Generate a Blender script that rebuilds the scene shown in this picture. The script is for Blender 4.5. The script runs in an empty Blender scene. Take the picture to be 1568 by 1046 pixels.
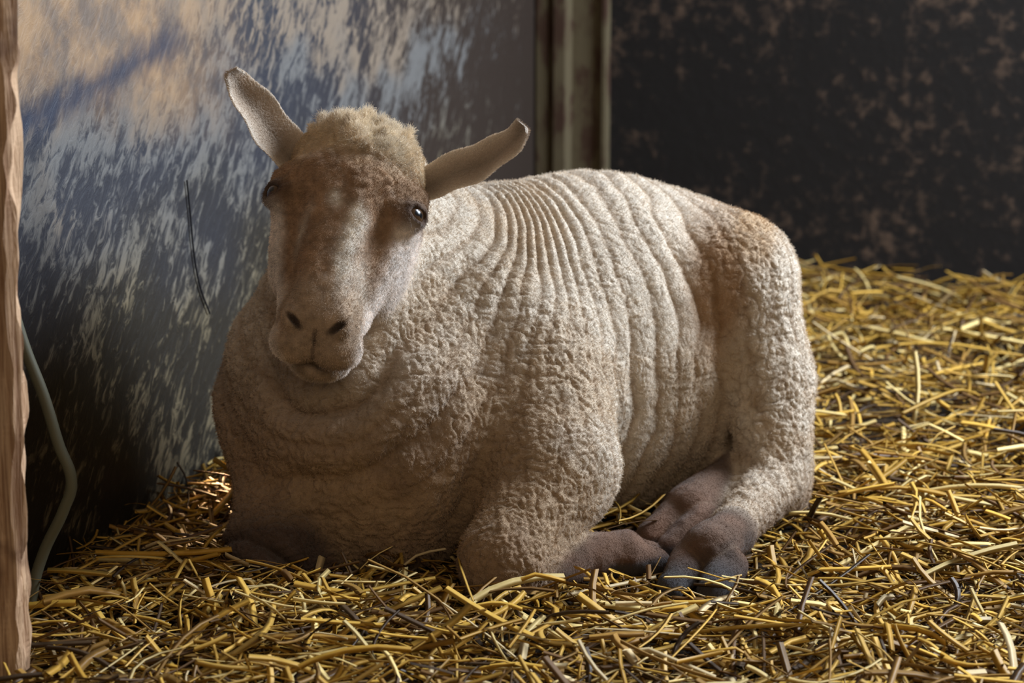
import bpy, math, numpy as np
from mathutils import Vector, Matrix
ZOOM = False
rng = np.random.default_rng(7)
sc = bpy.context.scene
sc.view_settings.view_transform = 'Standard'
sc.view_settings.look = 'None'
sc.view_settings.exposure = 0.0

# ------------------------------------------------------------ helpers
def link(o, parent=None):
    sc.collection.objects.link(o)
    if parent: o.parent = parent
    return o
def empty(name):
    e = bpy.data.objects.new(name, None); e.empty_display_size = .1
    return link(e)
TAB = rng.random((64,64,64)).astype(np.float32)
def vnoise(p, f, off=0.0):
    q = np.asarray(p, np.float32)*f + off + 100.0
    i = np.floor(q).astype(np.int32); t = q - i; t = t*t*(3-2*t)
    i0 = i & 63; i1 = (i+1) & 63
    x0,y0,z0 = i0.T; x1,y1,z1 = i1.T; a,b,c = t.T
    def L(u,v,w): return u+(v-u)*w
    r = L(L(L(TAB[x0,y0,z0],TAB[x1,y0,z0],a), L(TAB[x0,y1,z0],TAB[x1,y1,z0],a), b),
          L(L(TAB[x0,y0,z1],TAB[x1,y0,z1],a), L(TAB[x0,y1,z1],TAB[x1,y1,z1],a), b), c)
    return r*2-1
def sstep(a,b,x):
    t = np.clip((x-a)/(b-a),0,1); return t*t*(3-2*t)
def mesh_from(name, verts, faces4):
    me = bpy.data.meshes.new(name)
    verts = np.asarray(verts, np.float32); faces4 = np.asarray(faces4, np.int32)
    n = faces4.shape[1]
    me.vertices.add(len(verts)); me.vertices.foreach_set('co', verts.ravel())
    me.loops.add(faces4.size); me.loops.foreach_set('vertex_index', faces4.ravel())
    me.polygons.add(len(faces4))
    me.polygons.foreach_set('loop_start', np.arange(0, faces4.size, n, dtype=np.int32))
    me.polygons.foreach_set('loop_total', np.full(len(faces4), n, np.int32))
    me.update(calc_edges=True); me.validate()
    me.polygons.foreach_set('use_smooth', np.ones(len(me.polygons), bool))
    return me
def set_col(me, col, name='Col'):
    a = me.attributes.new(name, 'FLOAT_COLOR', 'POINT')
    c = np.ones((len(col),4), np.float32); c[:,:3] = np.clip(col,0,1)
    a.data.foreach_set('color', c.ravel())

# ---- node helpers
class NT:
    def __init__(s, name):
        s.m = bpy.data.materials.new(name); s.m.use_nodes = True
        s.t = s.m.node_tree; s.n = s.t.nodes
        s.b = s.n['Principled BSDF']
    def new(s, ty, **kw):
        n = s.n.new(ty)
        for k,v in kw.items():
            if k == 'ins':
                for a,b in v.items():
                    if isinstance(b, bpy.types.NodeSocket): s.t.links.new(b, n.inputs[a])
                    else: n.inputs[a].default_value = b
            else: setattr(n,k,v)
        return n
    def L(s,a,b): s.t.links.new(a,b)
    def math(s, op, a, b=0.0, clamp=False):
        n = s.new('ShaderNodeMath', operation=op, use_clamp=clamp, ins={0:a,1:b}); return n.outputs[0]
    def mix(s, f, a, b, bt='MIX'):
        n = s.new('ShaderNodeMix', data_type='RGBA', blend_type=bt)
        for sock,v in ((n.inputs[0],f),(n.inputs[6],a),(n.inputs[7],b)):
            if isinstance(v, bpy.types.NodeSocket): s.L(v,sock)
            else: sock.default_value = v if not isinstance(v,tuple) or len(v)==4 else (*v,1)
        return n.outputs[2]
    def noise(s, vec, scale, detail=4, rough=.6, dist=0):
        n = s.new('ShaderNodeTexNoise', ins={'Scale':scale,'Detail':detail,'Roughness':rough,'Distortion':dist})
        if vec is not None: s.L(vec, n.inputs['Vector'])
        return n.outputs[0]
    def mr(s, v, a, b, c=0.0, d=1.0):
        n = s.new('ShaderNodeMapRange', interpolation_type='SMOOTHSTEP', ins={0:v,1:a,2:b,3:c,4:d}); return n.outputs[0]
    def mapping(s, vec, rot=(0,0,0), scale=(1,1,1), loc=(0,0,0)):
        n = s.new('ShaderNodeMapping'); s.L(vec, n.inputs[0])
        n.inputs['Location'].default_value = loc
        n.inputs['Rotation'].default_value = rot; n.inputs['Scale'].default_value = scale
        return n.outputs[0]
    def coord(s, w='Object'): return s.new('ShaderNodeTexCoord').outputs[w]
    def attr(s, name='Col'): return s.new('ShaderNodeAttribute', attribute_name=name).outputs['Color']
    def bump(s, h, strength=.5, dist=.01):
        n = s.new('ShaderNodeBump', ins={'Strength':strength,'Distance':dist,'Height':h})
        s.L(n.outputs[0], s.b.inputs['Normal'])
    def base(s, c): 
        if isinstance(c, bpy.types.NodeSocket): s.L(c, s.b.inputs['Base Color'])
        else: s.b.inputs['Base Color'].default_value = (*c,1)
    def set(s, **kw):
        for k,v in kw.items(): s.b.inputs[k.replace('_',' ')].default_value = v

# ------------------------------------------------------------ SDF
def Ep(c, r, R=None, k=.05, sub=False): return dict(t='e', c=np.array(c,float), r=np.array(r,float), R=R, k=k, sub=sub)
def Cp(a, b, ra, rb, k=.05, sub=False): return dict(t='c', a=np.array(a,float), b=np.array(b,float), ra=ra, rb=rb, k=k, sub=sub)
def dprim(p, P):
    if p['t']=='e':
        q = P - p['c'].astype(np.float32)
        if p['R'] is not None: q = q @ p['R'].astype(np.float32)
        r = p['r'].astype(np.float32)
        k0 = np.linalg.norm(q/r, axis=-1); k1 = np.linalg.norm(q/(r*r), axis=-1)+1e-6
        return k0*(k0-1)/k1
    a = p['a'].astype(np.float32); ba = (p['b']-p['a']).astype(np.float32)
    q = P-a; t = np.clip((q@ba)/float(ba@ba),0,1)
    return np.linalg.norm(q - t[...,None]*ba, axis=-1) - (p['ra']+(p['rb']-p['ra'])*t)
def comb(F, d, k, sub):
    if sub:
        d = -d; h = np.clip(.5 - .5*(F-d)/k,0,1)
        return F*(1-h)+d*h + k*h*(1-h)
    h = np.clip(.5+.5*(F-d)/k,0,1)
    return F*(1-h)+d*h - k*h*(1-h)
def eval_pts(prims, P):
    F = np.full(P.shape[:-1], 1.0, np.float32)
    for p in prims:
        F = comb(F, dprim(p,P), p['k'], p['sub'])
    return F

def ax(angle_deg):
    a = math.radians(angle_deg); u=(math.cos(a),math.sin(a),0); v=(-math.sin(a),math.cos(a),0)
    return np.array([u,v,(0,0,1)]).T
RB = ax(35)
O = np.array([-.245,.12,.60])
Zl = np.array([.17,.56,.81]); Zl/=np.linalg.norm(Zl)
Xl = np.array([.975,-.09,-.165]); Xl -= Zl*(Xl@Zl); Xl/=np.linalg.norm(Xl)
Yl = np.cross(Zl,Xl)
RH = np.array([Xl,Yl,Zl]).T
def H(x,y,z): return O + Xl*x + Yl*y + Zl*z
def rotz_local(deg):
    a=math.radians(deg); c,s=math.cos(a),math.sin(a)
    return RH @ np.array([[c,-s,0],[s,c,0],[0,0,1]])

body = [
  Ep((-.265,.29,.23),(.20,.22,.27),RB,.05),
  Ep((-.07,.38,.295),(.28,.235,.285),RB,.08),
  Ep((.13,.50,.295),(.30,.25,.292),RB,.08),
  Ep((.295,.585,.28),(.21,.20,.245),RB,.08),
  Ep((-.19,.16,.20),(.18,.13,.19),None,.08),
  Cp((-.20,.33,.42),(-.232,.27,.60),.165,.100,.08),
  Cp((-.225,.235,.46),(-.2,.17,.27),.115,.13,.06),
]
legs = [
  Cp((.04,.26,.32),(.055,.13,.19),.12,.105,.05),
  Cp((.06,.12,.17),(-.01,-.02,.08),.10,.060,.03),
  Ep((-.008,-.032,.07),(.058,.054,.062),None,.03),
  Cp((-.33,.22,.2),(-.37,.09,.075),.10,.058,.04),
  Ep((-.368,.065,.065),(.062,.06,.058),None,.02),
  Ep((.372,.46,.42),(.105,.11,.105),None,.06),
  Cp((.38,.45,.40),(.425,.41,.25),.092,.078,.03),
  Cp((.425,.41,.26),(.425,.315,.11),.072,.046,.02),
  Ep((.455,.385,.12),(.045,.08,.11),None,.035),
  Cp((.425,.30,.10),(.345,.13,.075),.045,.032,.025),
]
feet = [
  Cp((-.0,-.03,.06),(.13,.07,.05),.05,.030,.025),
  Cp((.13,.07,.05),(.175,.095,.05),.032,.036,.02),
  Cp((.18,.082,.046),(.228,.10,.033),.031,.020,.004),
  Cp((.165,.119,.046),(.215,.142,.033),.031,.020,.004),
  Cp((-.37,.08,.065),(-.22,.16,.045),.055,.04,.03),
  Cp((.345,.12,.075),(.30,.05,.07),.036,.042,.02),
  Cp((.275,.045,.052),(.238,-.02,.030),.033,.022,.003),
  Cp((.328,.03,.050),(.296,-.035,.030),.031,.021,.003),
  Cp((.40,.40,.09),(.29,.25,.075),.05,.045,.03),
  Cp((.28,.25,.07),(.222,.20,.043),.036,.026,.003),
  Cp((.305,.211,.062),(.252,.159,.038),.034,.024,.003),
]
EY=[H(-.099,-.036,-.03),H(.099,-.036,-.03)]
RE=[rotz_local(-50),rotz_local(50)]
FW=[-RE[0][:,1],-RE[1][:,1]]
def slit(sx): return RH @ np.array([[.80,0,-.60*sx],[0,1,0],[.60*sx,0,.80]])
head = [
  Ep(H(0,.02,.015),(.103,.10,.102),RH,.03),
  Ep(H(0,.025,.070),(.094,.085,.052),RH,.04),
  Ep(H(-.074,-.018,-.022),(.038,.042,.045),RH,.03),
  Ep(H(.074,-.018,-.022),(.038,.042,.045),RH,.03),
  Cp(H(-.055,-.052,.012),H(-.105,-.020,.004),.018,.016,.018),
  Cp(H(.055,-.052,.012),H(.105,-.020,.004),.018,.016,.018),
  Cp(H(0,-.018,-.0),H(0,-.028,-.20),.066,.045,.04),
  Cp(H(-.024,-.062,-.01),H(-.020,-.056,-.185),.022,.016,.022),
  Cp(H(.024,-.062,-.01),H(.020,-.056,-.185),.022,.016,.022),
  Cp(H(0,.050,-.03),H(0,.022,-.20),.092,.050,.03),
  Ep(H(-.071,.040,-.070),(.038,.058,.09),RH,.035),
  Ep(H(.071,.040,-.070),(.038,.058,.09),RH,.035),
  Cp(H(-.060,.0,-.09),H(-.047,.0,-.19),.028,.023,.02),
  Cp(H(.060,.0,-.09),H(.047,.0,-.19),.028,.023,.02),
  Ep(H(0,-.020,-.217),(.060,.046,.044),RH,.022),
  Ep(H(-.031,-.012,-.248),(.038,.037,.032),RH,.012),
  Ep(H(.031,-.012,-.248),(.038,.037,.032),RH,.012),
  Ep(H(0,.038,-.247),(.050,.028,.038),RH,.008),
  Ep(H(-.068,-.068,-.082),(.015,.018,.046),RH,.016,True),
  Ep(H(.068,-.068,-.082),(.015,.018,.046),RH,.016,True),
  Ep(EY[0],(.029,.027,.023),RE[0],.008),
  Ep(EY[1],(.029,.027,.023),RE[1],.008),
  Ep(H(-.036,-.056,-.226),(.017,.015,.021),RH,.009),
  Ep(H(.036,-.056,-.226),(.017,.015,.021),RH,.009),
  Ep(H(-.030,-.070,-.238),(.0150,.018,.0040),slit(-1),.005,True),
  Ep(H(.030,-.070,-.238),(.0150,.018,.0040),slit(1),.005,True),
  Ep(H(-.020,-.078,-.248),(.006,.018,.008),RH,.006,True),
  Ep(H(.020,-.078,-.248),(.006,.018,.008),RH,.006,True),
  Ep(H(0,.014,-.264),(.072,.0068,.052),RH,.004,True),
  Ep(H(0,-.052,-.262),(.003,.02,.022),RH,.005,True),
  Ep(EY[0]+FW[0]*.024,(.0210,.018,.0105),RE[0],.004,True),
  Ep(EY[1]+FW[1]*.024,(.0210,.018,.0105),RE[1],.004,True),
]
allp = body+legs+feet+head
h = .004
lo = np.array([-.56,-.16,-.03]); hi = np.array([.62,.90,.80])
n = np.ceil((hi-lo)/h).astype(int)+1
F = np.full(n, 1.0, np.float32)
axs = [ (lo[i]+h*np.arange(n[i])).astype(np.float32) for i in range(3)]
def bbox(p):
    m = p['k']+.03
    if p['t']=='e': R=max(p['r']); a=p['c']-R-m; b=p['c']+R+m
    else:
        a=np.minimum(p['a']-p['ra'],p['b']-p['rb'])-m; b=np.maximum(p['a']+p['ra'],p['b']+p['rb'])+m
    i0=np.clip(np.floor((a-lo)/h).astype(int),0,n-1); i1=np.clip(np.ceil((b-lo)/h).astype(int)+1,1,n)
    return i0,i1
for p in allp:
    i0,i1 = bbox(p)
    sl = tuple(slice(i0[k],i1[k]) for k in range(3))
    G = np.stack(np.meshgrid(axs[0][sl[0]],axs[1][sl[1]],axs[2][sl[2]],indexing='ij'),-1)
    F[sl] = comb(F[sl], dprim(p,G), p['k'], p['sub'])
zz = axs[2][None,None,:]
F = np.maximum(F, (.004-zz)).astype(np.float32)

def surface_nets(F):
    ins = F<0
    nx,ny,nz = F.shape
    cs = [(i,j,k) for i in (0,1) for j in (0,1) for k in (0,1)]
    def cut(A,c): return A[c[0]:nx-1+c[0], c[1]:ny-1+c[1], c[2]:nz-1+c[2]]
    cnt = sum(cut(ins,c).astype(np.int8) for c in cs)
    act = (cnt>0)&(cnt<8)
    I = np.argwhere(act)
    idx = np.full(act.shape,-1,np.int32); idx[act]=np.arange(len(I))
    acc = np.zeros((len(I),3)); num = np.zeros(len(I))
    for a in cs:
        for d in range(3):
            if a[d]==1: continue
            b = list(a); b[d]=1
            fa = F[I[:,0]+a[0],I[:,1]+a[1],I[:,2]+a[2]]; fb = F[I[:,0]+b[0],I[:,1]+b[1],I[:,2]+b[2]]
            m = (fa<0)!=(fb<0)
            t = np.where(m, fa/(fa-fb+1e-12), 0)
            pos = np.tile(np.array(a,float),(len(I),1)); pos[:,d]+=t
            acc[m]+=pos[m]; num+=m
    V = lo + h*(I + acc/num[:,None])
    Q=[]
    for d in range(3):
        s0=[slice(1,-1)]*3; s0[d]=slice(0,-1); s1=list(s0); s1[d]=slice(1,None)
        A=ins[tuple(s0)]; B=ins[tuple(s1)]
        X=np.argwhere(A!=B); fl=A[A!=B]
        X=X+np.array([0 if k==d else 1 for k in range(3)])
        e,f=[(1,2),(2,0),(0,1)][d]
        def cell(de,df):
            Y=X.copy(); Y[:,e]-=de; Y[:,f]-=df
            return idx[Y[:,0],Y[:,1],Y[:,2]]
        q=np.stack([cell(1,1),cell(0,1),cell(0,0),cell(1,0)],1)
        q[~fl]=q[~fl][:,::-1]
        Q.append(q)
    return V, np.concatenate(Q)
V,Q = surface_nets(F)
me0 = mesh_from('sheep_base', V, Q)
tmp = bpy.data.objects.new('tmp', me0); sc.collection.objects.link(tmp)
sm = tmp.modifiers.new('s','SMOOTH'); sm.iterations=1; sm.factor=.5
md = tmp.modifiers.new('ss','SUBSURF'); md.levels=1; md.render_levels=1
dg = bpy.context.evaluated_depsgraph_get(); dg.update()
me = bpy.data.meshes.new_from_object(tmp.evaluated_get(dg))
bpy.data.objects.remove(tmp)
me.name='fleece_body'
nv = len(me.vertices)
P = np.empty(nv*3,np.float32); me.vertices.foreach_get('co',P); P=P.reshape(-1,3)
N = np.empty(nv*3,np.float32); me.vertices.foreach_get('normal',N); N=N.reshape(-1,3)
dB = eval_pts(body,P); dH = eval_pts([p for p in head if not p['sub']],P)
dF = eval_pts(feet,P); dL = eval_pts(legs,P)
mh = 1/(1+np.exp(-(dB-dH)/.010))
mf = sstep(.006,-.001,dF) * sstep(-.006,.008,np.minimum(dB,dL))
ml = sstep(-.005,.03,dB)*(1-mh)
hl = (P-O)@RH
pts = np.array([(-.25,.15,.72),(-.225,.25,.42),(-.08,.37,.30),(.14,.5,.3),(.50,.72,.3)])
S=np.zeros(nv); W=np.zeros(nv); acc=0
for a,b in zip(pts[:-1],pts[1:]):
    L=np.linalg.norm(b-a); d=(b-a)/L; t=(P-a)@d; tc=np.clip(t,0,L)
    dist=np.linalg.norm(P-a-tc[:,None]*d,axis=1); w=np.exp(-(dist/.10)**2)+1e-9
    S+=w*(acc+t); W+=w; acc+=L
S/=W
n1=vnoise(P,5.0,3.3); n2=vnoise(P,13,9.1); n3=vnoise(P,32,5.5)
ph = 2*np.pi*S/.042 + 3.8*n1 + 2.0*n2 + .8*n3
ring = np.abs(np.sin(ph/2))**.9 - .6
brk = .45+.65*sstep(-.5,.3,vnoise(P,8,1.7))
body_m = (1-mh)*(1-mf)
rumpf = sstep(.33,.15,P[:,0]*.82+P[:,1]*.57-.35)
chest = sstep(.06,-.15,P[:,0])*sstep(.58,.42,P[:,2])
D = body_m*(1-ml*.7)*(.3+.7*rumpf)*brk*.0070*ring
fold = np.abs(np.sin((2*np.pi*S/.095+3.4*n1+1.3*n2)/2))-.6
D += body_m*chest*.020*fold*brk
D += body_m*(n2*.0035)
wp = P + .006*np.stack([vnoise(P,45,1.),vnoise(P,45,17.),vnoise(P,45,31.)],1)
b1 = np.abs(vnoise(wp,66,2.)); b2 = np.abs(vnoise(wp,125,7.)); c3=vnoise(P,230,4.)
curl = (np.minimum(b1,.5)**.7-.35)*.0042+(np.minimum(b2,.5)**.7-.35)*.0038+c3*.0009
cstr = np.clip(.55+.5*np.clip(chest+ml,0,1)+.4*n2+.1*sstep(.5,.3,P[:,2]),.2,1.3)
D += body_m*curl*cstr
top = mh*sstep(.045,.08,hl[:,2]+.3*hl[:,0]+.012*n2)*sstep(.105,.06,np.abs(hl[:,0]))*sstep(.08,.03,hl[:,1])
D += top*((b1-.3)*.022+(b2-.3)*.012)
D += mh*(1-top)*(vnoise(P,70,3.)*.0011+vnoise(P,25,13.)*.0018)
D += mh*(1-top)*sstep(-.09,-.02,hl[:,2])*(b1-.3)*.0035
D += mf*(vnoise(P,40,8.)*.0022+vnoise(P,95,6.)*.0010)
D *= sstep(.0,.02,P[:,2])
P2 = P + N*D[:,None].astype(np.float32)
me.vertices.foreach_set('co',P2.ravel())
def lerp(a,b,t): return a*(1-t[:,None])+np.asarray(b)[None,:]*t[:,None]
col = np.tile(np.array([.70,.60,.485]),(nv,1))
chest_shade = sstep(.52,.16,P[:,2])*sstep(.22,-.12,P[:,0]+.35*P[:,1]-.05)
col = lerp(col,(.27,.155,.078),.88*chest_shade)  # brown shading of the low left chest painted into the wool colour
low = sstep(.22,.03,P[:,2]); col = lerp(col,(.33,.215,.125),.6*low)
col = lerp(col,(.46,.32,.19),.45*sstep(.05,.6,vnoise(P,7,22.)+.3*n3))
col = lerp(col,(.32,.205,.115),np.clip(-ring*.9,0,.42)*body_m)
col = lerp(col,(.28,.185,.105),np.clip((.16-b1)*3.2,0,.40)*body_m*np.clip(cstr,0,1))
g=np.exp(-(((P[:,0]-.335)/.045)**2+((P[:,2]-.42)/.10)**2)); col=lerp(col,(.36,.19,.08),np.clip(g*1.2,0,.8)*(P[:,1]<.55))
g=np.exp(-(((P[:,0]-.40)/.035)**2+((P[:,2]-.50)/.035)**2)); col=lerp(col,(.42,.25,.11),np.clip(g*1.2,0,.6))
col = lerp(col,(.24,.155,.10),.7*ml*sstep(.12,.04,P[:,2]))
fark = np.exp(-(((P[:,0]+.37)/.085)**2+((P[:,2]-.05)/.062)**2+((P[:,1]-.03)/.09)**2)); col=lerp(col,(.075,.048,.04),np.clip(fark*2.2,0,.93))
hoof = sstep(.052,.040,P[:,2])*sstep(.275,.262,P[:,0])*(P[:,0]>.15)
footc = np.tile(np.array([.10,.050,.031]),(nv,1))*(1+.4*n3+.3*n2)[:,None]
footc = lerp(footc,(.036,.036,.044),np.clip(hoof,0,1)*.9)
fz1=np.clip((P[:,1]-.02)/-.04,0,1)*(P[:,0]>.2); footc=lerp(footc,(.036,.038,.046),fz1*.9)
col = col*(1-mf[:,None]*.96)+footc*mf[:,None]*.96
x,y,z = hl.T
nb = vnoise(P,18,40.)+.6*vnoise(P,45,41.)
face = np.tile(np.array([.33,.205,.122]),(nv,1))
face = lerp(face,(.55,.42,.27), sstep(.0,.07,z+.02*nb)*.9)
face = lerp(face,(.40,.29,.20), sstep(-.14,-.19,z))
def patch(f,cx,cz,rx,rz,am,c=(.76,.68,.58)):
    g=np.exp(-(((x-cx-.006*nb)/rx)**2+((z-cz)/rz)**2))*(y<.03)
    return lerp(f,c,np.clip(g*(1.0+.7*nb)*am,0,.92))
face = patch(face,.026,-.075,.012,.028,1.4)
face = patch(face,.020,-.130,.013,.040,1.3)
face = patch(face,-.008,-.042,.012,.014,.9)
face = patch(face,-.048,-.095,.008,.030,.8)
face = patch(face,.050,-.150,.016,.03,.6)
sp = sstep(.40,.75,nb)*sstep(.05,.0,z)*sstep(-.2,-.15,z); face = lerp(face,(.6,.5,.42),.55*sp)
cheek = sstep(.048,.080,np.abs(x)+.5*y-.10*z-.010+.008*nb)*sstep(.0,-.05,z)
face = lerp(face,(.76,.67,.60), cheek*.92)
back = sstep(.03,.07,y); face = lerp(face,(.70,.60,.49),back*.9)
face = lerp(face,(.78,.68,.54), top*.9)
face *= (1+.22*vnoise(P,150,44.)+.12*nb)[:,None]
for i in (0,1):
    e=EY[i]+FW[i]*.020; q=(P-e)@RE[i]
    d=np.sqrt((q[:,0]/.0235)**2+(q[:,2]/.0130)**2+(q[:,1]/.02)**2)
    face = lerp(face,(.035,.022,.017),sstep(1.25,.95,d)*.95)
    face = lerp(face,(.10,.058,.038),sstep(2.3,1.2,d)*.7)
    sx=(-1,1)[i]
    q=(P-H(sx*.030,-.068,-.238))@slit(sx); d=np.sqrt((q[:,0]/.0155)**2+(q[:,1]/.016)**2+(q[:,2]/.0052)**2); face=lerp(face,(.055,.034,.026),sstep(1.5,.8,d)*.9)
mo = sstep(.0075,.004,np.abs(y-.014))*sstep(-.208,-.228,z); face=lerp(face,(.045,.028,.022),mo)
face = lerp(face,(.10,.065,.05), sstep(.004,.002,np.abs(x))*sstep(-.238,-.248,z)*(y<.01)*.6)
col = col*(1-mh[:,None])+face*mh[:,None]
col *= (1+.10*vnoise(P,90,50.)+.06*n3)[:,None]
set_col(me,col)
me.polygons.foreach_set('use_smooth', np.ones(len(me.polygons), bool)); me.update()

wool = NT('sheep_wool')
ob = wool.coord(); nz = wool.noise(ob,300,3,.7)
wool.base(wool.mix(.5,wool.attr(),wool.mix(nz,(.35,.33,.3),(1,1,1)),'MULTIPLY'))
wool.set(Roughness=.9, Sheen_Weight=.12, Sheen_Roughness=.5, Specular_IOR_Level=.1)
wool.bump(nz,.8,.004)

sheep = empty('sheep')
bo = link(bpy.data.objects.new('fleece_body',me),sheep); me.materials.clear(); me.materials.append(wool.m)

FR=[];FN=[];FC=[];FL=[];FT=[];FD=[]
def ear(name, cl, wd, front, cup):
    cl=np.array(cl); nseg=36; tt=np.linspace(0,len(cl)-1,nseg)
    def interp(A):
        A=np.asarray(A,float); 
        if A.ndim==1: A=A[:,None]
        o=[]
        for t in tt:
            i=min(int(t),len(A)-2); f=t-i; p0=A[max(i-1,0)];p1=A[i];p2=A[i+1];p3=A[min(i+2,len(A)-1)]
            o.append(.5*((2*p1)+(-p0+p2)*f+(2*p0-5*p1+4*p2-p3)*f*f+(-p0+3*p1-3*p2+p3)*f**3))
        return np.array(o)
    C=interp(cl); Wd=interp(wd)[:,0]; m=32; V=[];col=[];NN=[]
    front=np.array(front,float)
    for i in range(nseg):
        T=C[min(i+1,nseg-1)]-C[max(i-1,0)]; T/=np.linalg.norm(T)
        fr=front-T*(front@T); fr/=np.linalg.norm(fr); sd=np.cross(T,fr)
        u=i/(nseg-1); base=max(0,1-u/.3)
        for j in range(m):
            a=2*math.pi*j/m; w=max(Wd[i],.0015)
            th=(.0045+.012*base)*min(1,w/.010)
            ca,sa=math.cos(a),math.sin(a)
            wob=.0016*math.sin(u*17+ca*3)
            V.append(C[i]+sd*w*ca*(1-.25*base)*(1+.06*math.sin(u*23+(1 if ca>0 else 4)))+fr*(th*sa+cup*w*(abs(ca)**1.6-.5)+wob))
            NN.append(fr*sa+sd*ca)
            inner=max(0,sa); e=abs(ca)
            b=np.array([.52,.40,.30])*(1-.45*inner*(1-e))  # hollow of the ear shaded darker in its colour
            b=b*(1-e**5)+np.array([.70,.61,.51])*e**5
            tip=max(0,(u-.8)*5); b=b*(1-.5*tip)+np.array([.22,.19,.17])*.5*tip
            col.append(b)
    V.append(C[-1]+(C[-1]-C[-2])*.6); col.append(col[-1])
    faces=[(i*m+j,i*m+(j+1)%m,(i+1)*m+(j+1)%m,(i+1)*m+j) for i in range(nseg-1) for j in range(m)]
    tip=len(V)-1
    faces+=[((nseg-1)*m+j,(nseg-1)*m+(j+1)%m,tip) for j in range(m)]
    me=bpy.data.meshes.new(name)
    me.from_pydata([tuple(v) for v in V],[],faces); me.update()
    for p in me.polygons: p.use_smooth=True
    set_col(me,np.array(col)); me.materials.append(wool.m)
    o=link(bpy.data.objects.new(name,me),sheep)
    md=o.modifiers.new('ss','SUBSURF'); md.levels=1; md.render_levels=1
    nh=11000; fi=rng.integers(0,(nseg-1),nh); fj=rng.integers(0,m,nh); fu=rng.random(nh)[:,None]; fv=rng.random(nh)[:,None]
    Va=np.array(V[:-1]).reshape(nseg,m,3); Na=np.array(NN).reshape(nseg,m,3); Ca=np.array(col[:-1]).reshape(nseg,m,3)
    g=lambda A:(A[fi,fj]*(1-fu)+A[fi+1,fj]*fu)*(1-fv)+(A[fi,(fj+1)%m]*(1-fu)+A[fi+1,(fj+1)%m]*fu)*fv
    FR.append(g(Va)); nn=g(Na); FN.append(nn/np.linalg.norm(nn,axis=1)[:,None]); FC.append(g(Ca)*1.1)
    FL.append(np.full(nh,.0034)); FT.append(np.zeros(nh)); dd=C[-1]-C[0]; dd/=np.linalg.norm(dd); FD.append(np.tile(dd*4,(nh,1)))
    return o
ear('ear_left',[(-.19,.18,.585),(-.14,.175,.606),(-.095,.165,.630),(-.045,.155,.650),(-.004,.135,.680),(.018,.12,.708)],
    [.024,.029,.034,.033,.025,.016],(-.1,-.75,.65),.40)
ear('ear_right',[(-.29,.18,.60),(-.33,.175,.645),(-.362,.17,.69),(-.392,.16,.735),(-.414,.15,.768),(-.424,.14,.787)],
    [.026,.032,.035,.031,.022,.013],(.55,-.8,.25),.50)

eyem=NT('sheep_eye'); eyem.base(eyem.attr()); eyem.set(Roughness=.22, Coat_Weight=.0, Specular_IOR_Level=.35)
def eye(name, s):
    c=EY[s]-FW[s]*.001; fwd=FW[s]; up=Zl; sd=np.cross(up,fwd)
    nu,nvv=48,32; V=[];C=[]
    for i in range(nvv+1):
        a=math.pi*(i+.001)/(nvv+.002)
        for j in range(nu):
            b=2*math.pi*j/nu; d=np.array([math.sin(a)*math.cos(b),math.sin(a)*math.sin(b),math.cos(a)])
            V.append(c+.0205*(sd*d[0]+up*d[1]+fwd*d[2]))
            r=math.hypot(d[0],d[1])
            if d[2]>0 and abs(d[1])<.18 and abs(d[0])<.45: C.append((.003,.003,.004))
            elif d[2]>0 and r<.7: C.append((.055,.027,.011))
            else: C.append((.02,.012,.008))
    Fq=[(i*nu+j,(i+1)*nu+j,(i+1)*nu+(j+1)%nu,i*nu+(j+1)%nu) for i in range(nvv) for j in range(nu)]
    me=bpy.data.meshes.new(name); me.from_pydata([tuple(v) for v in V],[],Fq); me.update()
    for p in me.polygons: p.use_smooth=True
    set_col(me,np.array(C)); me.materials.append(eyem.m)
    return link(bpy.data.objects.new(name,me),sheep)
eye('eye_right',0); eye('eye_left',1)

me.calc_loop_triangles()
nt=len(me.loop_triangles); T=np.empty(nt*3,np.int32); me.loop_triangles.foreach_get('vertices',T); T=T.reshape(-1,3)
A=P2[T[:,0]];B=P2[T[:,1]];Cc=P2[T[:,2]]
area=np.linalg.norm(np.cross(B-A,Cc-A),axis=1)*(1+1.5*mh[T[:,0]]+2.5*top[T[:,0]])
nh=320000
pick=rng.choice(nt,nh,p=area/area.sum())
r1=np.sqrt(rng.random(nh))[:,None];r2=rng.random(nh)[:,None]
tv=T[pick]
root=A[pick]*(1-r1)+B[pick]*(r1*(1-r2))+Cc[pick]*(r1*r2)
nr=N[tv[:,0]]; hm=mh[tv[:,0]]; tp=top[tv[:,0]]; fm=mf[tv[:,0]]; cl=col[tv[:,0]]
keep=(root[:,2]>.012)
for i in (0,1):
    keep&=np.linalg.norm(root-(EY[i]+FW[i]*.02),axis=1)>.020
    keep&=np.linalg.norm(root-H((-1,1)[i]*.030,-.068,-.238),axis=1)>.008
keep&=~((hm>.5)&(np.abs(((root-O)@RH)[:,1]-.014)<.006)&(((root-O)@RH)[:,2]<-.225))
root,nr,hm,tp,fm,cl=[a[keep] for a in (root,nr,hm,tp,fm,cl)]
cd=np.where(hm[:,None]>.5,-Zl[None,:]*1.4+0*root,np.array([[0.1,-.1,-.45]])+0*root)
cd=cd*(1-tp[:,None])+Zl[None,:]*.6*tp[:,None]
FR.append(root);FN.append(nr);FC.append(cl);FT.append(tp);FD.append(cd)
FL.append((.0046*(1-hm)+.0034*hm+.010*tp)*(1-.6*fm))
root,nr,cl,tp,cd,ln=[np.concatenate(a) for a in (FR,FN,FC,FT,FD,FL)]
k=len(root); ln=ln*rng.uniform(.5,1.3,k)
d1=nr+.45*rng.normal(size=(k,3))+cd*.6; d1/=np.linalg.norm(d1,axis=1)[:,None]
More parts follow.
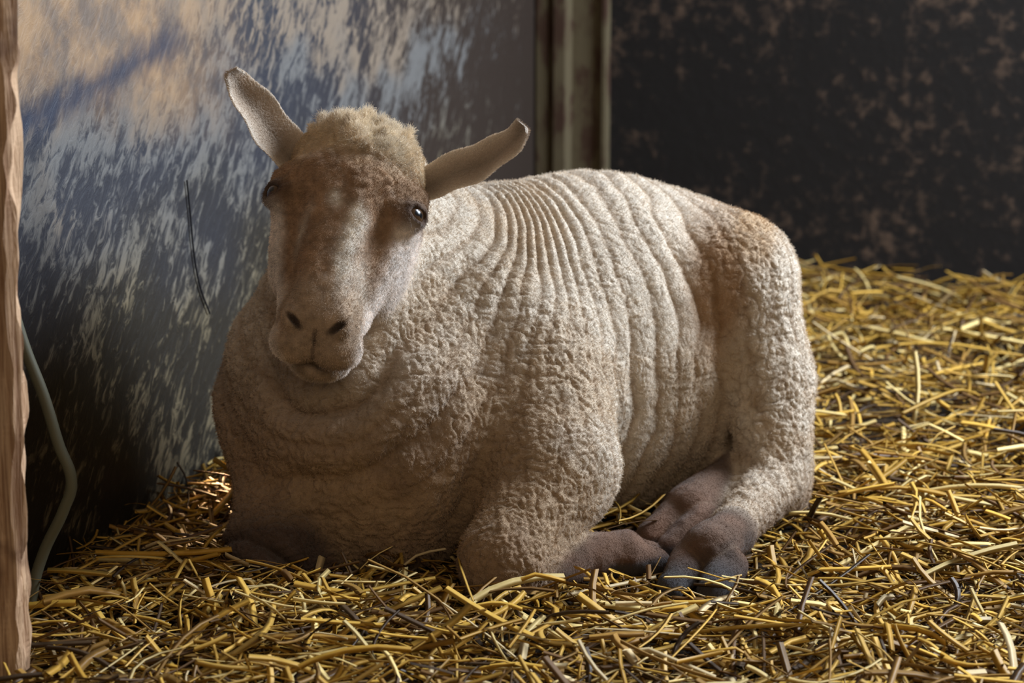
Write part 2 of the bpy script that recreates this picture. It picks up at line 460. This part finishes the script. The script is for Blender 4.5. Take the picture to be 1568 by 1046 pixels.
d2=d1+.7*rng.normal(size=(k,3))+cd*.4; d2/=np.linalg.norm(d2,axis=1)[:,None]
p1=root+d1*ln[:,None]*.55; p2=p1+d2*ln[:,None]*.5
pos=np.stack([root-nr*.0005,p1,p2],1).astype(np.float32)
hc=bpy.data.hair_curves.new('fleece_fuzz'); hc.add_curves([3]*k)
hc.attributes['position'].data.foreach_set('vector',pos.ravel())
ra=hc.attributes.get('radius') or hc.attributes.new('radius','FLOAT','POINT')
rad=np.tile(np.array([.00024,.00019,.00007],np.float32),k); ra.data.foreach_set('value',rad)
ca=hc.attributes.new('Col','FLOAT_COLOR','CURVE'); c4=np.ones((k,4),np.float32); c4[:,:3]=np.clip(cl*1.05*rng.uniform(.85,1.15,(k,1)),0,1); ca.data.foreach_set('color',c4.ravel())
fz=NT('sheep_fuzz'); fz.base(fz.attr()); fz.set(Roughness=.7,Specular_IOR_Level=.1)
hc.materials.append(fz.m)
link(bpy.data.objects.new('fleece_fuzz',hc),sheep)

# ------------------------------------------------------------ room
K=np.array([.08,2.8]); wdir=np.array([.283,.959]); bdir=np.array([.959,-.283])
def box(name, o, ex, ey, ez, mat, parent=None, y0=0, x0=0):
    me=bpy.data.meshes.new(name)
    vs=[(x,y,z) for x in (x0,ex) for y in (y0,ey) for z in (0,ez)]
    fs=[(0,1,3,2),(4,6,7,5),(0,4,5,1),(2,3,7,6),(0,2,6,4),(1,5,7,3)]
    me.from_pydata(vs,[],fs); me.update(); me.materials.append(mat)
    ob=bpy.data.objects.new(name,me); ob.location=o
    return link(ob,parent)
wl=NT('scuffed_painted_board')
oc=wl.coord(); sx=wl.new('ShaderNodeSeparateXYZ'); wl.L(oc,sx.inputs[0]); X,Z=sx.outputs[0],sx.outputs[2]
warp=wl.noise(oc,3,3,.5)
Zw=wl.math('ADD',Z,wl.math('MULTIPLY',wl.math('SUBTRACT',warp,.5),.5))
st=wl.mapping(wl.mapping(oc,rot=(0,math.radians(42),0)),scale=(56,1,22))
f1=wl.noise(st,1.0,5,.68,.8)
st2=wl.mapping(wl.mapping(oc,rot=(0,math.radians(35),0)),scale=(20,1,8))
f2=wl.noise(st2,1.0,4,.6,.4)
f3=wl.noise(oc,5.5,3,.55)
fl=wl.math('ADD',wl.math('ADD',wl.math('MULTIPLY',f1,.45),wl.math('MULTIPLY',f2,.25)),wl.math('MULTIPLY',f3,.30))
up=wl.mr(Zw,.30,.90,-.005,.065)
nearc=wl.mr(X,.0,1.3,-.09,0)
amt=wl.math('ADD',up,nearc)
fmask=wl.mr(wl.math('ADD',fl,amt),.50,.59)
paint=wl.mix(wl.mr(Zw,.25,.6),(.17,.135,.080),(.125,.120,.115))
paint=wl.mix(wl.mr(wl.math('ADD',wl.noise(oc,2.5,2),wl.mr(Zw,.5,.9,-.2,.2)),.42,.62),paint,(.19,.145,.105))
bare=wl.mix(wl.mr(Zw,.3,.65),(.018,.014,.009),(.024,.025,.034))  # upper bare tone tinted blue, sky gloss partly put into the colour
bare=wl.mix(wl.mr(X,1.9,.9),bare,(.028,.018,.013))
c=wl.mix(fmask,bare,paint)
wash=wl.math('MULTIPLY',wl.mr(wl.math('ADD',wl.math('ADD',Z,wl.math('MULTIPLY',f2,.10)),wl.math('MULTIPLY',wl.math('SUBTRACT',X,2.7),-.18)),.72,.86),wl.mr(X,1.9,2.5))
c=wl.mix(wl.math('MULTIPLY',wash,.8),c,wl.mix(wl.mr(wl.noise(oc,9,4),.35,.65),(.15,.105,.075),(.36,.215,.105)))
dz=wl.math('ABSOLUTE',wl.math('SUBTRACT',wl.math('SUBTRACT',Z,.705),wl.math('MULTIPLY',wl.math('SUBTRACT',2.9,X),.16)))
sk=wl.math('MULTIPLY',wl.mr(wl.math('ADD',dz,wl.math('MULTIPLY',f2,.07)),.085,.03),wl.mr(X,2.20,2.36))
c=wl.mix(wl.math('MULTIPLY',sk,.85),c,(.016,.022,.045))  # dark blue smear shadow painted into the board colour
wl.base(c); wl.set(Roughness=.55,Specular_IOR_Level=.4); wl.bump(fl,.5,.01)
ang=math.atan2(-wdir[1],-wdir[0])
lyv=(-math.sin(ang),math.cos(ang))
wy=(0,.05) if lyv[0]<0 else (-.05,0)
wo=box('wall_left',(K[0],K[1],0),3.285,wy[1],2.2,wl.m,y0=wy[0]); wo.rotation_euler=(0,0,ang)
bw=NT('dark_board'); oc=bw.coord()
f=bw.noise(oc,22,6,.7); g=bw.noise(oc,3.5,3,.5)
m_=bw.mr(bw.math('ADD',bw.math('MULTIPLY',f,.7),bw.math('MULTIPLY',g,.3)),.51,.68)
bw.base(bw.mix(m_,(.011,.009,.008),(.095,.060,.040))); bw.set(Roughness=.8,Specular_IOR_Level=.2); bw.bump(f,.3,.01)
bo2=box('wall_back',(K[0],K[1],0),4.2,.05,2.2,bw.m); bo2.rotation_euler=(0,0,math.atan2(bdir[1],bdir[0]))
pm=NT('old_painted_steel'); oc=pm.coord(); f=pm.noise(pm.mapping(oc,scale=(14,14,5)),1,5,.65)
pm.base(pm.mix(pm.mr(f,.46,.60),(.095,.073,.040),(.050,.025,.015))); pm.set(Roughness=.7,Specular_IOR_Level=.25); pm.bump(f,.3,.01)
def prism(name,prof,z0,z1,mat,loc,rz):
    n_=len(prof); vs=[(x,y,z0) for x,y in prof]+[(x,y,z1) for x,y in prof]
    fs=[(i,(i+1)%n_,n_+(i+1)%n_,n_+i) for i in range(n_)]+[tuple(range(n_))[::-1],tuple(range(n_,2*n_))]
    me=bpy.data.meshes.new(name); me.from_pydata(vs,[],fs); me.update(); me.materials.append(mat)
    o=link(bpy.data.objects.new(name,me)); o.location=loc; o.rotation_euler=(0,0,rz)
    b=o.modifiers.new('b','BEVEL'); b.width=.003; b.segments=2; b.limit_method='ANGLE'
    return o
rzb=math.atan2(bdir[1],bdir[0])
prism('steel_corner_post',[(0,0),(0,-.075),(.035,-.075),(.035,-.06),(.05,-.06),(.05,-.085),(.085,-.085),(.085,-.03),(.17,-.03),(.17,-.045),(.185,-.045),(.185,0)],0,2.2,pm.m,(K[0]+.003,K[1]-.004,0),rzb)

wm=NT('split_timber'); oc=wm.coord()
gr=wm.noise(wm.mapping(oc,scale=(90,60,4)),1,5,.65,.6); g2=wm.noise(oc,7,4,.6)
cw=wm.mix(wm.mr(gr,.35,.65),(.26,.13,.06),(.62,.40,.24)); cw=wm.mix(wm.mr(g2,.55,.7),cw,(.18,.09,.045))
wm.base(cw); wm.set(Roughness=.8); wm.bump(gr,.8,.01)
nzp=200
per=[( -.24,0)]+[(-.24+.24*i/8,0) for i in range(1,8)]+[(-.008,0),(0,.008),(0,.02),(0,.032),(-.006,.04)]+[(-.006-.234*i/8,.04) for i in range(1,9)]
V=[];np_=len(per)
for i in range(nzp+1):
    z=1.6*i/nzp
    for (a,b) in per:
        j=vnoise(np.array([[a*3,b*20,z]]),7)[0]; j2=vnoise(np.array([[a*9,b*30,z]]),30,3.)[0]
        e=max(0,1+a/.03)
        V.append((-.632+a+e*(.007*j+.005*j2)+.028*(z-.5),-.45+b+.002*j2,z))
Fq=[(i*np_+j,i*np_+(j+1)%np_,(i+1)*np_+(j+1)%np_,(i+1)*np_+j) for i in range(nzp) for j in range(np_)]
mp=bpy.data.meshes.new('timber_post'); mp.from_pydata(V,[],Fq+[tuple(range(np_))[::-1],tuple(range(nzp*np_,(nzp+1)*np_))]); mp.update(); mp.materials.append(wm.m)
link(bpy.data.objects.new('timber_post',mp))

def curve(name,pts,r,mat):
    cu=bpy.data.curves.new(name,'CURVE'); cu.dimensions='3D'; cu.bevel_depth=r; cu.bevel_resolution=3
    s=cu.splines.new('BEZIER'); s.bezier_points.add(len(pts)-1)
    for b,p in zip(s.bezier_points,pts): b.co=p; b.handle_left_type=b.handle_right_type='AUTO'
    cu.materials.append(mat); return link(bpy.data.objects.new(name,cu))
rm=NT('grey_rubber'); rm.base((.095,.09,.055)); rm.set(Roughness=.6)
curve('rubber_hose',[(-.72,-.10,.50),(-.70,-.10,.42),(-.675,-.10,.345),(-.657,-.10,.275),(-.640,-.10,.215),(-.653,-.10,.175),(-.685,-.10,.11),(-.70,-.11,.06),(-.705,-.12,.010)],.0085,rm.m)
dk=NT('dark_wire'); dk.base((.012,.012,.016)); dk.set(Roughness=.5)
def wp_(s,z,off=.006):
    p=K-wdir*s; nrm=np.array([wdir[1],-wdir[0]]); p=p+nrm*off; return (p[0],p[1],z)
curve('hanging_wire',[wp_(2.28,.56,.004),wp_(2.27,.50,.004),wp_(2.26,.43,.004),wp_(2.24,.37,.004),wp_(2.20,.31,.004)],.0018,dk.m)

fm_=NT('trodden_litter'); oc=fm_.coord(); f=fm_.noise(oc,45,6,.7)
fm_.base(fm_.mix(fm_.mr(f,.4,.65),(.018,.011,.006),(.10,.055,.018))); fm_.set(Roughness=.9); fm_.bump(f,1,.02)
def mound(x,y):
    p=np.stack([x,y,np.zeros_like(x)],-1).reshape(-1,3)
    r=.016*vnoise(p,4.,60.)+.012*vnoise(p,10.,61.)
    return np.maximum(r.reshape(np.shape(x)),-.012)+.014
us=np.linspace(-.02,4.2,150); vs_=np.linspace(0,6.6,220)
U,Wv=np.meshgrid(us,vs_,indexing='ij')
FX=K[0]+bdir[0]*U-wdir[0]*Wv; FY=K[1]+bdir[1]*U-wdir[1]*Wv
FZ=np.minimum(mound(FX,FY)-.018,.003)
V=np.stack([FX,FY,FZ],-1).reshape(-1,3); a,b=U.shape
ii=np.arange(a*b).reshape(a,b)
Fq=np.stack([ii[:-1,:-1],ii[:-1,1:],ii[1:,1:],ii[1:,:-1]],-1).reshape(-1,4)
fme=mesh_from('floor',V,Fq); fme.materials.append(fm_.m); link(bpy.data.objects.new('floor',fme))

def make_straw(n,xr,yr,lmean,lsd,zmax,seed,wm_=.0028,pitsd=.2,cl_=0.0):
    r=np.random.default_rng(seed)
    x=r.uniform(*xr,n);y=r.uniform(*yr,n)
    keepc = r.random(n) < (.25+.75*sstep(-.4,.3,vnoise(np.stack([x,y,0*x],1),6,80.))) if cl_ else np.ones(n,bool)
    x=x[keepc];y=y[keepc];n=len(x)
    L=np.clip(np.exp(r.normal(math.log(lmean),lsd,n)),.012,.24)
    yaw=r.uniform(0,2*np.pi,n); yb=vnoise(np.stack([x,y,0*x],1),5,90.)*4; yaw=np.where(r.random(n)<.4,yb+r.normal(0,.5,n),yaw)
    pit=r.normal(0,pitsd,n)
    steep=r.random(n)<.07; pit=np.where(steep,r.uniform(.3,.9,n),pit)
    L=np.where(steep,np.minimum(L,.09),L)
    d=np.stack([np.cos(yaw)*np.cos(pit),np.sin(yaw)*np.cos(pit),np.sin(pit)],1)
    sd=np.stack([-np.sin(yaw),np.cos(yaw),np.zeros(n)],1)
    up=np.cross(d,sd); up=up*np.sign(up[:,2:3]+1e-9)
    zb=mound(x,y)+r.random(n)**1.3*zmax
    zb=np.maximum(zb, np.abs(np.sin(pit))*L*.5*.6+.003)
    c=np.stack([x,y,zb],1)
    bend=r.normal(0,.06,n)*L; bz=r.normal(0,.04,n)*L
    kink=r.random(n)<.2; kz=np.where(kink,r.uniform(.05,.22,n)*L,0)
    R=5; t=np.linspace(-.5,.5,R)
    w=np.clip(r.lognormal(math.log(wm_),.38,n),.0010,.0070)
    pts=np.stack([c+d*(L*ti)[:,None]+sd*(bend*(1-4*ti*ti))[:,None]+up*((bz*(1-4*ti*ti)-kz*abs(ti)*1.5))[:,None] for ti in t],1)
    pts[...,2]=np.maximum(pts[...,2],.004)
    ok=np.ones(n,bool)
    for i in range(5):
        q=pts[:,i]; gi=np.round((q-lo)/h).astype(int)
        inb=np.all((gi>=0)&(gi<np.array(F.shape)),axis=1); gi=np.clip(gi,0,np.array(F.shape)-1)
        v=np.where(inb,F[gi[:,0],gi[:,1],gi[:,2]],1)
        ok&=v>.002
        rel=q[:,:2]-K; nn=rel@np.array([wdir[1],-wdir[0]]); bb=-(rel@wdir)
        ok&=(nn>.006)&(bb>.006)
        ok&=~((q[:,0]<-.62)&(q[:,1]<-.39)&(q[:,1]>-.46))
    pts=pts[ok];sd=sd[ok];up=up[ok];w=w[ok];m=len(pts)
    roll=r.normal(0,.5,m); flat=r.uniform(.2,.65,m)
    s2=sd*np.cos(roll)[:,None]+up*np.sin(roll)[:,None]; u2=up*np.cos(roll)[:,None]-sd*np.sin(roll)[:,None]
    ring=[]
    for a in (0.5,2.6,4.71):
        ring.append(pts+(s2*(w*math.cos(a))[:,None])[:,None,:]+(u2*(w*flat*math.sin(a))[:,None])[:,None,:])
    V=np.stack(ring,2).reshape(-1,3)
    base=np.arange(m)[:,None]*R*3
    fl=[]
    for i in range(R-1):
        for j in range(3):
            k=(j+1)%3
            fl.append([i*3+j,i*3+k,(i+1)*3+k,(i+1)*3+j])
    Fq=(base[:,:,None]+np.array(fl)[None]).reshape(-1,4)
    pal=np.array([(.60,.355,.065),(.47,.26,.038),(.74,.55,.22),(.30,.16,.035),(.14,.070,.022),(.66,.50,.27),(.06,.034,.016)])
    ci=r.choice(len(pal),m,p=[.27,.21,.13,.16,.13,.04,.06])
    c=pal[ci]*r.uniform(.7,1.2,(m,1))
    low_mix=sstep(.028,.0,pts[:,2,2]-.006)[:,None]*.78
    c=c*(1-low_mix)+np.array([.055,.029,.011])*low_mix  # stalks lying low are mixed toward dark brown
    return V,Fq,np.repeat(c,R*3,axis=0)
parts=[make_straw(19000,(-1.0,1.1),(-.7,.75),.032,.6,.035,1,.0024,cl_=1),
       make_straw(9000,(-1.0,1.1),(-.7,.75),.10,.45,.055,2,.0041),
       make_straw(12000,(-.6,2.4),(.7,2.8),.045,.55,.045,3,.003,cl_=1),
       make_straw(6500,(-.6,2.4),(.7,2.8),.13,.40,.07,4,.0045),
       make_straw(4000,(1.1,2.0),(-.7,.7),.06,.5,.04,5,.003)]
Vs=[];Fs=[];Cs=[];o_=0
for v,f,c in parts: Vs.append(v);Fs.append(f+o_);Cs.append(c);o_+=len(v)
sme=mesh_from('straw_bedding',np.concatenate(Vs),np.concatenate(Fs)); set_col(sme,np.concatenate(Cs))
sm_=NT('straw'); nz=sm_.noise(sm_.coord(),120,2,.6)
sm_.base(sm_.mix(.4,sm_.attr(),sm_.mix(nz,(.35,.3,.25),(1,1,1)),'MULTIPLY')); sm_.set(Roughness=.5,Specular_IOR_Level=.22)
sme.materials.append(sm_.m); link(bpy.data.objects.new('straw_bedding',sme))

# ------------------------------------------------------------ light
def area(name,loc,tgt,size,power,colr,sy=None):
    l=bpy.data.lights.new(name,'AREA'); l.energy=power; l.color=colr; l.size=size
    if sy: l.shape='RECTANGLE'; l.size_y=sy
    o=link(bpy.data.objects.new(name,l)); o.location=loc
    o.rotation_euler=(Vector(tgt)-Vector(loc)).to_track_quat('-Z','Y').to_euler(); return o
area('doorway_daylight',(2.5,.9,2.2),(0,.35,.3),1.3,285,(.78,.88,1.0),1.5)
area('warm_fill',(.6,-4.4,2.6),(0,.3,.3),1.8,42,(1.0,.82,.60))  # unseen warm fill lamp added behind the camera
sl_=bpy.data.lights.new('sun_through_gap','SPOT'); sl_.energy=2.2; sl_.color=(1,.62,.30); sl_.spot_size=math.radians(38); sl_.spot_blend=.6; sl_.shadow_soft_size=.01
so=link(bpy.data.objects.new('sun_through_gap',sl_)); so.location=(-.50,.60,.10); so.rotation_euler=(Vector((-.485,.26,.0))-Vector(so.location)).to_track_quat('-Z','Y').to_euler()
w=bpy.data.worlds.new('world'); sc.world=w; w.use_nodes=True
w.node_tree.nodes['Background'].inputs[0].default_value=(.95,.82,.72,1); w.node_tree.nodes['Background'].inputs[1].default_value=.09

cam=bpy.data.cameras.new('camera'); co=link(bpy.data.objects.new('camera',cam)); sc.camera=co
co.location=(0,-3.3,1.1); co.rotation_euler=(math.radians(90-11.9),0,0)
cam.sensor_width=36; cam.lens=4900/2200*36
cam.dof.use_dof=True; cam.dof.focus_distance=3.38; cam.dof.aperture_fstop=4.2
if ZOOM:
    cam.lens*=2.6; cam.shift_x=(780-1100)/2200*2.6; cam.shift_y=(733-540)/2200*2.6; cam.dof.aperture_fstop=9
